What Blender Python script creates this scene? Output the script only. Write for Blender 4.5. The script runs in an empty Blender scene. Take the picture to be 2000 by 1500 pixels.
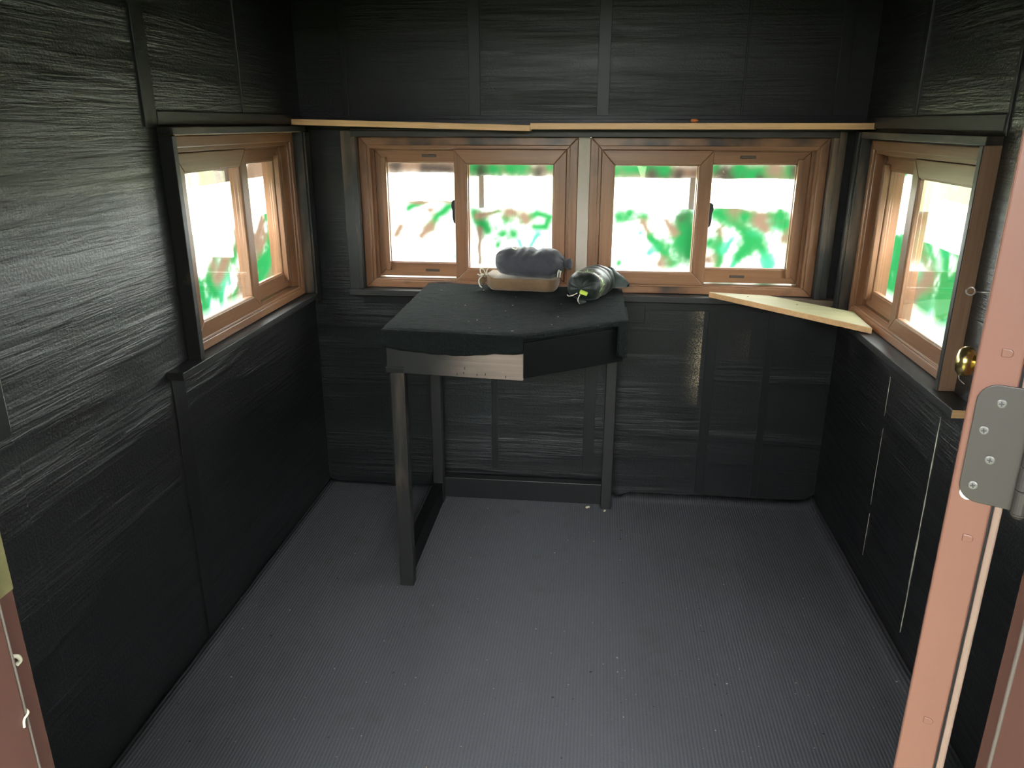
import bpy, bmesh, math, random
from mathutils import Vector, Matrix, noise
random.seed(7)
S = bpy.context.scene
COL = S.collection
PI = math.pi

# ------------------------------------------------------------------ helpers
def setp(o, label=None, cat=None, group=None, kind=None):
    if label: o['label'] = label
    if cat: o['category'] = cat
    if group: o['group'] = group
    if kind: o['kind'] = kind
    return o

def empty(name, loc=(0, 0, 0), rz=0.0):
    o = bpy.data.objects.new(name, None)
    o.empty_display_size = 0.05
    COL.objects.link(o)
    o.location = loc
    o.rotation_euler = (0, 0, rz)
    return o

def obj(name, bm, mats, parent=None, bevel=0.0, smooth=False, seg=2, angle=0.6):
    bmesh.ops.recalc_face_normals(bm, faces=bm.faces)
    me = bpy.data.meshes.new(name)
    bm.to_mesh(me)
    bm.free()
    if not isinstance(mats, (list, tuple)):
        mats = [mats]
    for m in mats:
        me.materials.append(m)
    o = bpy.data.objects.new(name, me)
    COL.objects.link(o)
    if parent is not None:
        o.parent = parent
    if smooth:
        for p in me.polygons:
            p.use_smooth = True
    if bevel > 0:
        b = o.modifiers.new('bevel', 'BEVEL')
        b.width = bevel
        b.segments = seg
        b.limit_method = 'ANGLE'
        b.angle_limit = angle
    return o

def prism(bm, pts, d, mi=None):
    """closed polygon (3-D points) pushed along vector d"""
    d = Vector(d)
    a = [bm.verts.new(Vector(p)) for p in pts]
    b = [bm.verts.new(Vector(p) + d) for p in pts]
    n = len(pts)
    fs = [bm.faces.new(a), bm.faces.new(b[::-1])]
    for i in range(n):
        j = (i + 1) % n
        fs.append(bm.faces.new((a[i], b[i], b[j], a[j])))
    if mi is not None:
        for f in fs:
            f.material_index = mi
    return fs

def box(bm, x0, x1, y0, y1, z0, z1, mi=None):
    return prism(bm, [(x0, y0, z0), (x1, y0, z0), (x1, y1, z0), (x0, y1, z0)], (0, 0, z1 - z0), mi)

def tube(bm, pts, r, n=10, cap=True):
    """swept tube through pts; r number or list"""
    pts = [Vector(p) for p in pts]
    if not isinstance(r, (list, tuple)):
        r = [r] * len(pts)
    rings = []
    up = None
    for i, p in enumerate(pts):
        t = (pts[min(i + 1, len(pts) - 1)] - pts[max(i - 1, 0)]).normalized()
        if up is None:
            up = Vector((0, 0, 1)) if abs(t.z) < .9 else Vector((1, 0, 0))
        s = t.cross(up).normalized()
        u = s.cross(t).normalized()
        up = u
        rings.append([bm.verts.new(p + (s * math.cos(2 * PI * k / n) + u * math.sin(2 * PI * k / n)) * r[i]) for k in range(n)])
    for A, B in zip(rings, rings[1:]):
        for k in range(n):
            bm.faces.new((A[k], A[(k + 1) % n], B[(k + 1) % n], B[k]))
    if cap:
        bm.faces.new(rings[0][::-1])
        bm.faces.new(rings[-1])

def lathe(bm, prof, o, ax, n=28):
    """profile of (distance along ax, radius)"""
    o = Vector(o)
    ax = Vector(ax).normalized()
    s = ax.cross(Vector((0, 0, 1)) if abs(ax.z) < .9 else Vector((1, 0, 0))).normalized()
    u = s.cross(ax)
    rings = []
    for d, r in prof:
        c = o + ax * d
        rings.append([bm.verts.new(c + (s * math.cos(2 * PI * k / n) + u * math.sin(2 * PI * k / n)) * max(r, 1e-5)) for k in range(n)])
    for A, B in zip(rings, rings[1:]):
        for k in range(n):
            bm.faces.new((A[k], A[(k + 1) % n], B[(k + 1) % n], B[k]))
    bm.faces.new(rings[0][::-1])
    bm.faces.new(rings[-1])

def ring(bm, u0, u1, v0, v1, tl, tr, tb, tt, w0, w1):
    """mitred rectangular frame in the local x-z plane, depth y w0..w1; slot 0 = horizontal grain, 1 = vertical"""
    o = [(u0, v0), (u1, v0), (u1, v1), (u0, v1)]
    i = [(u0 + tl, v0 + tb), (u1 - tr, v0 + tb), (u1 - tr, v1 - tt), (u0 + tl, v1 - tt)]
    for k in range(4):
        j = (k + 1) % 4
        prism(bm, [(o[k][0], w0, o[k][1]), (o[j][0], w0, o[j][1]), (i[j][0], w0, i[j][1]), (i[k][0], w0, i[k][1])], (0, w1 - w0, 0), 0 if k % 2 == 0 else 1)

# ------------------------------------------------------------------ materials
class NT:
    def __init__(self, name):
        self.m = bpy.data.materials.new(name)
        self.m.use_nodes = True
        self.t = self.m.node_tree
        self.t.nodes.clear()
        self.out = self.n('ShaderNodeOutputMaterial')
    def n(self, typ, **kw):
        nd = self.t.nodes.new(typ)
        for k, v in kw.items():
            setattr(nd, k, v)
        return nd
    def l(self, a, b):
        self.t.links.new(a, b)
    def coords(self, scale=(1, 1, 1), kind='Object', loc=(0, 0, 0), rot=(0, 0, 0)):
        tc = self.n('ShaderNodeTexCoord')
        mp = self.n('ShaderNodeMapping')
        mp.inputs['Scale'].default_value = scale
        mp.inputs['Location'].default_value = loc
        mp.inputs['Rotation'].default_value = rot
        self.l(tc.outputs[kind], mp.inputs['Vector'])
        return mp.outputs['Vector']
    def noise(self, vec, scale=1.0, detail=4.0, rough=.55, dist=0.0):
        nd = self.n('ShaderNodeTexNoise')
        nd.inputs['Scale'].default_value = scale
        nd.inputs['Detail'].default_value = detail
        nd.inputs['Roughness'].default_value = rough
        nd.inputs['Distortion'].default_value = dist
        self.l(vec, nd.inputs['Vector'])
        return nd.outputs['Fac']
    def ramp(self, fac, stops, interp='LINEAR'):
        r = self.n('ShaderNodeValToRGB')
        r.color_ramp.interpolation = interp
        e = r.color_ramp.elements
        while len(e) < len(stops):
            e.new(.5)
        for k, (p, c) in enumerate(stops):
            e[k].position = p
            if not isinstance(c, (list, tuple)):
                c = (c, c, c)
            e[k].color = (c[0], c[1], c[2], 1)
        self.l(fac, r.inputs['Fac'])
        return r.outputs['Color']
    def mix(self, fac, a, b, blend='MIX'):
        m = self.n('ShaderNodeMix', data_type='RGBA', blend_type=blend)
        for sock, v in ((m.inputs[0], fac), (m.inputs[6], a), (m.inputs[7], b)):
            if hasattr(v, 'is_linked'):
                self.l(v, sock)
            elif isinstance(v, (int, float)):
                sock.default_value = v if sock.type == 'VALUE' else (v, v, v, 1)
            else:
                sock.default_value = (v[0], v[1], v[2], 1)
        return m.outputs[2]
    def math(self, op, a, b=0.0, c=None, clamp=False):
        m = self.n('ShaderNodeMath', operation=op, use_clamp=clamp)
        for k, v in enumerate((a, b) if c is None else (a, b, c)):
            if hasattr(v, 'is_linked'):
                self.l(v, m.inputs[k])
            else:
                m.inputs[k].default_value = v
        return m.outputs[0]
    def bump(self, h, strength=.5, dist=.01):
        b = self.n('ShaderNodeBump')
        b.inputs['Strength'].default_value = strength
        b.inputs['Distance'].default_value = dist
        self.l(h, b.inputs['Height'])
        return b.outputs['Normal']
    def pbr(self, color, rough=.5, normal=None, metal=0.0, spec=.5):
        p = self.n('ShaderNodeBsdfPrincipled')
        for sock, v in ((p.inputs['Base Color'], color), (p.inputs['Roughness'], rough)):
            if hasattr(v, 'is_linked'):
                self.l(v, sock)
            elif isinstance(v, (int, float)):
                sock.default_value = v
            else:
                sock.default_value = (v[0], v[1], v[2], 1)
        p.inputs['Metallic'].default_value = metal
        p.inputs['Specular IOR Level'].default_value = spec
        if normal is not None:
            self.l(normal, p.inputs['Normal'])
        self.l(p.outputs[0], self.out.inputs['Surface'])
        return p

def mat_plain(name, col, rough=.5, metal=0.0, spec=.5, var=.15, scale=30, bump=0.0):
    t = NT(name)
    v = t.coords()
    f = t.noise(v, scale, 4)
    c = t.mix(f, tuple(x * (1 - var) for x in col), tuple(min(1, x * (1 + var)) for x in col))
    nrm = t.bump(f, bump, .002) if bump else None
    t.pbr(c, rough, nrm, metal, spec)
    return t.m

def grain(t, axis, big=1.0):
    sc = [26 * big] * 3
    sc[axis] = 1.6 * big
    v = t.coords(tuple(sc))
    a = t.noise(v, 1.0, 6, .6, .6)
    sc2 = [220 * big] * 3
    sc2[axis] = 6 * big
    b = t.noise(t.coords(tuple(sc2)), 1.0, 3, .6)
    return a, b

def mat_wood(name, axis, dark, light, rough=.34, spec=.48, soot=None, sootcol=(.014, .014, .015)):
    """soot = (threshold lo, hi, scale): black overspray in patches"""
    t = NT(name)
    a, b = grain(t, axis)
    c = t.ramp(a, [(.28, dark), (.5, tuple((x + y) / 2 for x, y in zip(dark, light))), (.72, light)])
    c = t.mix(t.ramp(b, [(.35, .0), (.75, .35)]), c, tuple(x * .55 for x in dark))
    if soot:
        n = t.noise(t.coords((1, 1, 1)), soot[2], 3, .5)
        k = t.ramp(n, [(soot[0], 0.0), (soot[1], 1.0)])
        c = t.mix(k, c, sootcol)
    nrm = t.bump(b, .12, .002)
    t.pbr(c, rough, nrm, 0, spec)
    return t.m

def mat_wall(name, axis, scuff=None, dark=1.0, spec=.34):
    """rough black-painted sheet siding; grain runs along axis (0 = x, 1 = y)"""
    t = NT(name)
    sc = [55.0] * 3
    sc[axis] = 3.5
    sc[2] = 85.0
    g = t.noise(t.coords(tuple(sc)), 1.0, 5, .62, .3)
    sc2 = [7.0] * 3
    sc2[axis] = .8
    sc2[2] = 9
    g2 = t.noise(t.coords(tuple(sc2)), 1.0, 3, .55, .4)
    peb = t.noise(t.coords((1, 1, 1)), 150, 3, .6)
    # the rough grain comes in bands, smoother skin between
    band = t.ramp(g2, [(.42, .15), (.62, 1.0)])
    h = t.math('ADD', t.math('MULTIPLY', g, band), t.math('MULTIPLY', peb, .22))
    blot = t.noise(t.coords((1, 1, 1)), 2.5, 4, .6)
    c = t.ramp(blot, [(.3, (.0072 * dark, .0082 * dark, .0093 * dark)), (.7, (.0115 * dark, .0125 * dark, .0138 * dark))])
    if scuff:
        tc = t.n('ShaderNodeTexCoord')
        sx = t.n('ShaderNodeSeparateXYZ')
        t.l(tc.outputs['Object'], sx.inputs[0])
        sp = t.noise(t.coords((1, 1, 1)), 260, 3, .7)
        for (x0, x1, z0, z1, amt, colr) in scuff:
            fx = t.math('DIVIDE', t.math('SUBTRACT', sx.outputs[0], x0), x1 - x0)
            mx = t.math('MULTIPLY', t.math('POWER', t.math('MAXIMUM', fx, 0.0), 2.2, clamp=True), t.math('LESS_THAN', fx, 1.0))
            mz = t.math('SUBTRACT', 1.0, t.math('POWER', t.math('ABSOLUTE', t.math('DIVIDE', t.math('SUBTRACT', sx.outputs[2], (z0 + z1) / 2), (z1 - z0) / 2)), 4.0), clamp=True)
            zn = t.ramp(t.noise(t.coords((.01, 1, 9), loc=(0, x0 * 9, 0)), 1.0, 3), [(.35, .15), (.6, 1.0)])
            k = t.math('MULTIPLY', t.math('MULTIPLY', t.math('MULTIPLY', mx, mz), zn), amt)
            k = t.math('MULTIPLY', k, t.ramp(sp, [(.45, 0.0), (.60, 1.0)]))
            c = t.mix(k, c, colr)
    r = t.ramp(g, [(.3, .33), (.7, .50)])
    t.pbr(c, r, t.bump(h, .6, .007), 0, spec)
    return t.m

def mat_paint_black(name, axis, worn=.0, woodc=(.26, .17, .11), base=(.010, .010, .010), spec=.45):
    """black-stained board, the wood showing through where worn"""
    t = NT(name)
    a, b = grain(t, axis)
    sc = [9.0] * 3
    sc[axis] = 1.6
    n = t.noise(t.coords(tuple(sc)), 1.0, 4, .55)
    k = t.ramp(n, [(.72 - worn, 0.0), (.98 - worn, 1.0)])
    wc = t.mix(a, tuple(x * .6 for x in woodc), woodc)
    c = t.mix(k, base, wc)
    t.pbr(c, .5, t.bump(b, .2, .002), 0, spec)
    return t.m

def mat_carpet():
    t = NT('ribbed_carpet')
    tc = t.n('ShaderNodeTexCoord')
    sx = t.n('ShaderNodeSeparateXYZ')
    t.l(tc.outputs['Object'], sx.inputs[0])
    wob = t.noise(t.coords((1, 1, 1)), 9, 2)
    ph = t.math('MULTIPLY', t.math('ADD', sx.outputs[0], t.math('MULTIPLY', wob, .0035)), 2 * PI / .0092)
    rib = t.math('ADD', t.math('MULTIPLY', t.math('SINE', ph), .5), .5)
    nap = t.noise(t.coords((1, 1, 1)), 420, 3, .7)
    blot = t.noise(t.coords((1, 1, 1)), 2.2, 4, .6)
    stain = t.noise(t.coords((1, 1, 1), loc=(3, 1, 0)), 4.5, 3, .6)
    h = t.math('ADD', rib, t.math('MULTIPLY', nap, .7))
    base = t.mix(blot, (.080, .081, .092), (.098, .098, .110))
    base = t.mix(t.ramp(stain, [(.58, 0.0), (.72, .30)]), base, (.058, .051, .038))
    c = t.mix(t.math('MULTIPLY', rib, 1.0), t.mix(.72, (.03, .03, .034), base), base)
    c = t.mix(t.ramp(nap, [(.35, .35), (.65, 0.0)]), c, (.024, .024, .027))
    spk = t.noise(t.coords((1, 1, 1), loc=(5, 2, 1)), 95, 1, .5)
    c = t.mix(t.ramp(spk, [(.775, 0.0), (.80, .8)]), c, (.45, .44, .40))
    spk2 = t.noise(t.coords((1, 1, 1), loc=(1, 7, 1)), 60, 1, .5)
    c = t.mix(t.ramp(spk2, [(.76, 0.0), (.80, .8)]), c, (.008, .008, .008))
    t.pbr(c, .95, t.bump(h, .5, .002), 0, .10)
    return t.m

def mat_felt(name, ca, cb, specks=True):
    t = NT(name)
    n = t.noise(t.coords((1, 1, 1)), 130, 5, .7)
    n2 = t.noise(t.coords((30, 70, 30)), 1.0, 4, .65)
    c = t.mix(n, ca, cb)
    if specks:
        spk = t.noise(t.coords((1, 1, 1), loc=(3, 3, 3)), 70, 1, .5)
        c = t.mix(t.ramp(spk, [(.78, 0.0), (.80, .8)]), c, (.5, .5, .48))
    h = t.math('ADD', n, t.math('MULTIPLY', n2, 1.6))
    p = t.pbr(c, .95, t.bump(h, 1.0, .010), 0, .05)
    p.inputs['Sheen Weight'].default_value = .03
    p.inputs['Sheen Roughness'].default_value = .5
    return t.m

def mat_glass():
    t = NT('window_glass')
    tr = t.n('ShaderNodeBsdfTransparent')
    tr.inputs['Color'].default_value = (.95, .965, .955, 1)
    gl = t.n('ShaderNodeBsdfGlossy')
    gl.inputs['Roughness'].default_value = .01
    fr = t.n('ShaderNodeFresnel')
    ge = t.n('ShaderNodeNewGeometry')
    t.l(t.math('ADD', 1.5, t.math('MULTIPLY', ge.outputs['Backfacing'], 1 / 1.5 - 1.5)), fr.inputs['IOR'])
    ms = t.n('ShaderNodeMixShader')
    t.l(fr.outputs[0], ms.inputs[0])
    t.l(tr.outputs[0], ms.inputs[1])
    t.l(gl.outputs[0], ms.inputs[2])
    t.l(ms.outputs[0], t.out.inputs['Surface'])
    return t.m

def mat_door(name, ca, cb, rough=.42):
    t = NT(name)
    n = t.noise(t.coords((1, 1, .4)), 7, 4, .6)
    d = t.noise(t.coords((1, 1, 1)), 160, 2)
    c = t.mix(n, ca, cb)
    t.pbr(c, rough, t.bump(d, .05, .001), 0, .45)
    return t.m

WALL_X = mat_wall('black_wall_back', 0, scuff=[(.33, .408, .40, .86, 1.0, (.62, .50, .33)), (.45, .585, .58, .76, .5, (.15, .12, .09)), (-.62, -.40, .10, .62, .18, (.12, .13, .14))])
WALL_Y = mat_wall('black_wall_side_shaded', 1, dark=.45, spec=.85)  # darker copy of the back wall's paint, light difference put into the colour
BATTEN = mat_plain('black_batten_paint', (.0065, .0073, .0082), .45, var=.25, scale=8, bump=.15, spec=.36)
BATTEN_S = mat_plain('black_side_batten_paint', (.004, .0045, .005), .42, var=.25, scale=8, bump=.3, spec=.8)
CARPET = mat_carpet()
FELT = mat_felt('table_carpet', (.003, .0045, .0043), (.012, .016, .0155))
OAK_H = mat_wood('frame_wood_horizontal', 0, (.185, .083, .041), (.30, .15, .076))
OAK_V = mat_wood('frame_wood_vertical', 2, (.17, .075, .037), (.275, .136, .069))
OAKS_H = mat_wood('frame_wood_oversprayed_horizontal', 0, (.175, .08, .041), (.28, .14, .074), soot=(.54, .70, 5))
OAKS_V = mat_wood('frame_wood_oversprayed_vertical', 2, (.165, .074, .038), (.26, .128, .066), soot=(.54, .70, 5))
PINE = mat_wood('bare_pine_edge', 0, (.64, .36, .165), (.84, .52, .27), rough=.5)
PINE_TOP = mat_wood('bare_pine_face', 0, (.215, .195, .108), (.30, .275, .16), rough=.55)
PINE_Y = mat_wood('bare_pine_liner', 1, (.40, .27, .14), (.55, .40, .22), rough=.5)
PINE_Z = mat_wood('bare_pine_upright', 2, (.26, .145, .09), (.38, .225, .14), rough=.55, soot=(.54, .78, 4.5))
BLK_X = mat_paint_black('black_board_along_x', 0, .17)
BLK_Y = mat_paint_black('black_board_along_y', 1, .24)
BLK_D = mat_paint_black('black_board_solid', 1, .04)
BLK_Z = mat_paint_black('black_board_upright', 2, .24)
BLK_T = mat_paint_black('black_table_wood', 0, .0, base=(.0025, .0035, .0035), spec=.15)
BLK_TZ = mat_paint_black('black_table_leg_wood', 2, .20, (.20, .14, .10))
APRON = None
GLASS = mat_glass()
MULL = mat_plain('white_filler_strip', (.40, .345, .29), .6, var=.08, scale=12)
BLACK_PL = mat_plain('black_plastic', (.012, .012, .013), .35)
PULL = mat_plain('dark_brown_plastic', (.05, .035, .026), .45)
GAP = mat_plain('bare_pale_groove', (.55, .52, .44), .8, var=.4, scale=60)
DOOR = mat_door('terracotta_door_paint', (.112, .047, .035), (.130, .057, .043))
JAMB = mat_door('terracotta_jamb_paint', (.088, .039, .031), (.104, .048, .038))
JAMB_L = JAMB
SEAL = mat_plain('grey_weather_seal', (.11, .09, .08), .5)
INNER = mat_plain('pale_door_lip', (.16, .105, .085), .45)
STEEL = mat_plain('satin_hinge_steel', (.032, .027, .026), .45, metal=.1, var=.08, scale=60)
SCREW = mat_plain('screw_steel', (.13, .125, .12), .38, metal=.4)
DARKM = mat_plain('dark_recess', (.02, .02, .025), .6)
BRASS = mat_plain('polished_brass', (.80, .60, .24), .27, metal=1.0, var=.06)
BRASS_D = mat_plain('tarnished_brass', (.30, .27, .13), .5, metal=.6, var=.4, scale=40)
WHITE = mat_plain('white_plastic', (.40, .39, .36), .5)
WIRE = mat_plain('bright_wire', (.6, .58, .55), .3, metal=.9)
FOAM = mat_plain('orange_foam', (.75, .22, .08), .8)
CHIP = mat_plain('pale_wood_chip', (.62, .55, .38), .8)
SILVER = mat_plain('duct_tape', (.25, .27, .28), .4)

# ------------------------------------------------------------------ the room
XL, XR, YF, YB, ZC = -1.10, .895, .60, 2.88, 2.25
TH = .10

def wall_with_hole(name, mat, axis, pos, out, a0, a1, z0, z1, hole, label):
    """axis 0: wall runs along x at y = pos; axis 1: along y at x = pos; out = +-1 outward; hole = (h0, h1, v0, v1)"""
    bm = bmesh.new()
    p0, p1 = sorted((pos, pos + out * TH))
    h0, h1, v0, v1 = hole
    for (s0, s1, t0, t1) in ((a0, h0, z0, z1), (h1, a1, z0, z1), (h0, h1, z0, v0), (h0, h1, v1, z1)):
        if s1 - s0 < 1e-4 or t1 - t0 < 1e-4:
            continue
        if axis == 0:
            box(bm, s0, s1, p0, p1, t0, t1)
        else:
            box(bm, p0, p1, s0, s1, t0, t1)
    o = obj(name, bm, mat)
    return setp(o, label, 'wall', kind='structure')

BHOLE = (-.905, .805, .823, 1.428)
LHOLE = (1.905, 2.815, .815, 1.441)
RHOLE = (1.915, 2.805, .795, 1.424)
wall_with_hole('wall_back', WALL_X, 0, YB, 1, XL - TH, XR + TH, 0, ZC, BHOLE, 'black-painted far wall around the pair of sliding windows')
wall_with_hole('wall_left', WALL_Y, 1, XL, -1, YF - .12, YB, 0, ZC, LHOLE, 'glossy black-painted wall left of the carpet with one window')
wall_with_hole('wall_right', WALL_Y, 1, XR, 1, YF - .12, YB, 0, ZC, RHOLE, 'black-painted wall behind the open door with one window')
bm = bmesh.new()
box(bm, XL, -.60, YF - .12, YF, 0, ZC)
box(bm, .397, XR, YF - .12, YF, 0, ZC)
box(bm, -.60, .397, YF - .12, YF, 2.07, ZC)
setp(obj('wall_front', bm, WALL_X), 'black front wall around the doorway', 'wall', kind='structure')
bm = bmesh.new()
box(bm, XL - TH, XR + TH, YF - .12, YB + TH, ZC, ZC + .06)
setp(obj('ceiling', bm, BATTEN), 'black ceiling of the hut', 'ceiling', kind='structure')

# carpet: a fine sheet whose right edge curls up against the wall
bm = bmesh.new()
NX, NY = 60, 70
y0c, y1c = YF - .10, YB
vs = []
for j in range(NY + 1):
    row = []
    y = y0c + (y1c - y0c) * j / NY
    wob = .012 * noise.noise(Vector((y * 3.0, 0, 0)))
    for i in range(NX + 1):
        x = XL + .001 + (XR - XL - .002) * i / NX
        dR = XR - x
        dB = y1c - y
        z = 0.0
        if y > YF:
            z += .028 * max(0, 1 - dR / (.045 + wob)) ** 1.5
            z += .020 * max(0, 1 - dB / .03) ** 1.5 * (1 if x > .15 else .3)
            z += .010 * max(0, 1 - (x - XL) / .03) ** 1.5
        z += .0016 * noise.noise(Vector((x * 5, y * 4, 1.3)))
        row.append(bm.verts.new((x, y, z)))
    vs.append(row)
for j in range(NY):
    for i in range(NX):
        bm.faces.new((vs[j][i], vs[j][i + 1], vs[j + 1][i + 1], vs[j + 1][i]))
ed = [e for e in bm.edges if e.is_boundary]
r = bmesh.ops.extrude_edge_only(bm, edges=ed)
for v in r['geom']:
    if isinstance(v, bmesh.types.BMVert):
        v.co.z = -.05
setp(obj('floor', bm, CARPET, smooth=True, angle=.9), 'dark grey ribbed carpet covering the whole floor', 'carpet', kind='structure')

# battens and seams on the walls
TN = [0]
def trim(bm, mat, label, cat='batten', bevel=.001, group=None):
    TN[0] += 1
    return setp(obj('trim_%d' % TN[0], bm, mat, bevel=bevel), label, cat, group, kind='structure')

def batten_back(x0, x1, z0, z1, label, d=.0045, mat=None):
    bm = bmesh.new()
    box(bm, x0, x1, YB - d, YB + .002, z0, z1)
    trim(bm, mat or BATTEN, label)
def batten_side(side, y0, y1, z0, z1, label, d=.0045, mat=None):
    mat = mat or BATTEN_S
    bm = bmesh.new()
    if side < 0:
        box(bm, XL - .002, XL + d, y0, y1, z0, z1)
    else:
        box(bm, XR - d, XR + .002, y0, y1, z0, z1)
    trim(bm, mat or BATTEN, label)

batten_back(-.472, -.432, 1.475, ZC, 'black vertical batten above the left half of the far windows')
batten_back(-.020, .022, 1.475, ZC, 'black vertical batten above the white strip between the far windows')
batten_back(.474, .480, 1.475, ZC, 'thin black seam above the far window on the right')
batten_back(.778, .815, 1.475, ZC, 'black vertical batten above the far window, next to the right corner')
batten_back(-.935, -.915, 1.475, ZC, 'thin black vertical batten above the far window, next to the left corner')
batten_back(-.88, .88, 1.464, 1.475, 'thin black horizontal strip just above the long pine shelf', d=.006)
batten_back(.425, .462, .03, .80, 'black vertical batten under the corner shelf tip, right of the scuffed patch')
batten_back(.645, .672, .03, .81, 'black vertical batten under the middle of the corner shelf')
batten_back(-.40, -.375, .10, .80, 'black vertical batten behind the table, left one')
batten_back(-.03, .015, .10, .80, 'black vertical batten behind the table, beside its rear leg')
batten_back(-.90, .86, .785, .812, 'black horizontal batten under the sill of the far windows', d=.006)
batten_side(-1, 1.850, 1.905, 1.441, ZC, 'black vertical batten on the left wall above the window corner', d=.006)
batten_side(-1, 1.905, 2.86, 1.445, 1.478, 'black horizontal batten above the left window', d=.008)
batten_side(-1, 1.800, 1.862, .02, .812, 'black vertical batten below the near end of the left window sill', d=.006)
batten_side(-1, 2.40, 2.405, 1.478, ZC, 'thin black seam high on the left wall above the window')
batten_side(1, 1.90, 1.912, 1.424, ZC, 'black vertical seam on the right wall above the window, next to the door', d=.005)
batten_side(1, 2.44, 2.475, 1.475, ZC, 'black vertical batten on the right wall above the window, near the corner', d=.006)
batten_side(1, 1.91, 2.84, 1.434, 1.470, 'black horizontal batten above the right window', d=.008)
batten_side(-1, 1.16, 1.246, .885, ZC, 'black board end on the left wall beside the doorway', d=.003)
batten_side(-1, .62, 1.245, .30, .872, 'flat black patch board low on the left wall beside the doorway', d=.004, mat=WALL_Y)

bm = bmesh.new()
box(bm, .118, .188, YB - .011, YB - .0062, .732, .800)
trim(bm, BATTEN, 'small black patch board on the far wall just right of the table top', 'patch board', bevel=.003)

# pale unpainted slivers in grooves
def sliver(side_y_segments, label, side=1, zoff=0):
    TN[0] += 1
    bm = bmesh.new()
    for (y, z0, z1, w) in side_y_segments:
        n = max(3, int((z1 - z0) / .02))
        L, Rr = [], []
        for k in range(n + 1):
            z = z0 + (z1 - z0) * k / n
            ww = w * (.45 + .55 * abs(noise.noise(Vector((y * 9, z * 28, 2))))) * (.25 if k in (0, n) else 1)
            L.append((y - ww / 2, z)); Rr.append((y + ww / 2, z))
        poly = L + Rr[::-1]
        x = XR - .0008 if side > 0 else XL + .0008
        prism(bm, [(x, a, b) for a, b in poly], ((.003 if side > 0 else -.003), 0, 0))
    setp(obj('trim_%d' % TN[0], bm, GAP), label, 'groove', kind='structure')
sliver([(2.319, .60, .725, .004), (2.311, .30, .56, .0035), (2.306, .12, .27, .002)], 'thin pale groove line on the right wall, the fainter one nearer the corner')
sliver([(1.957, .52, .735, .008), (1.956, .40, .53, .010), (1.955, .22, .41, .013), (1.954, .08, .24, .008)], 'bright pale groove line on the right wall under the sill end')
sliver([(1.2475, .885, 1.06, .004)], 'short pale sliver on the left wall beside the doorway', side=-1)
TN[0] += 1
bm = bmesh.new()
for (a, b) in ((2.03, 2.14), (2.15, 2.20), (2.22, 2.44)):
    box(bm, XL - .001, XL + .0015, a, b, .8085, .8115)
setp(obj('trim_%d' % TN[0], bm, GAP), 'thin pale caulk line under the left window sill', 'groove', kind='structure')

# ------------------------------------------------------------------ window units (local: x along width, y outward, z up)
def sash(u, name, u0, u1, v0, v1, w0, w1, rail, lbl=None):
    bm = bmesh.new()
    l, r_, b, t_ = rail
    ring(bm, u0, u1, v0, v1, l, r_, b, t_, w0, w1)
    s = obj(name, bm, [OAK_H, OAK_V], u, bevel=.0025)
    wb = w0 + .003
    bm = bmesh.new()
    ring(bm, u0 + l - .004, u1 - r_ + .004, v0 + b - .004, v1 - t_ + .004, .008, .008, .008, .008, wb, wb + .014)
    obj('glazing_bead', bm, [OAK_H, OAK_V], s, bevel=.003)
    bm = bmesh.new()
    box(bm, u0 + l, u1 - r_, wb + .006, wb + .010, v0 + b, v1 - t_)
    obj('pane', bm, GLASS, s)
    return s

def window_unit(n, loc, rz, W, H, slider, slw, label, latch=True, pulls=True, soot=True, lap=.050):
    u = empty('window_%d' % n, loc, rz)
    setp(u, label, 'window', kind='structure')
    fm = [OAKS_H, OAKS_V] if soot else [OAK_H, OAK_V]
    bm = bmesh.new()
    ring(bm, 0, W, 0, H, .030, .030, .026, .030, -.004, .10)
    obj('frame', bm, fm, u, bevel=.003)
    bm = bmesh.new()
    ring(bm, .0265, W - .0265, .022, H - .0265, .014, .014, .010, .016, .003, .10)
    obj('inner_frame', bm, [OAK_H, OAK_V], u, bevel=.002)
    bm = bmesh.new()
    ring(bm, .036, W - .036, .028, H - .038, .014, .014, .006, .010, .028, .10)
    obj('track', bm, [OAK_H, OAK_V], u, bevel=.0015)
    lo, hi = .0325, H - .0435
    if slider == 'L':
        s0, s1 = .0415, .0415 + slw
        f0, f1 = s1 - lap, W - .048
    else:
        s0, s1 = W - .0415 - slw, W - .0415
        f0, f1 = .048, s0 + lap
    sl = sash(u, 'sliding_sash', s0, s1, lo, hi, .001, .031, (.045, .045, .045, .050))
    fx = sash(u, 'fixed_sash', f0, f1, lo + .006, hi - .004, .036, .062, (.043, .043, .052, .043))
    # long bead strip on the fixed sash stile
    e = f1 - .043 if slider == 'L' else f0 + .043
    bm = bmesh.new()
    a, b = (e - .002, e + .016) if slider == 'L' else (e - .016, e + .002)
    box(bm, a, b, .020, .0365, lo + .030, hi - .030)
    obj('stop_strip', bm, OAK_V, fx, bevel=.002)
    if pulls:
        c = W - .265 if slider == 'L' else .255
        for z in (hi - .024, lo + .030):
            bm = bmesh.new()
            box(bm, c - .027, c + .027, .0335, .0365, z - .005, z + .005)
            obj('vent_slot', bm, PULL, fx, bevel=.0015)
    if latch:
        e = s1 if slider == 'L' else s0
        sg = 1 if slider == 'L' else -1
        bm = bmesh.new()
        z0 = H * .44
        pr = [(0, 0), (.006, .004), (.010, .022), (.010, .050), (.015, .066), (.012, .082), (.004, .088), (0, .088)]
        prism(bm, [(e + sg * x, .004, z0 + z) for x, z in pr], (0, .020, 0))
        obj('latch', bm, BLACK_PL, sl, bevel=.001)
    return u

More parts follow.
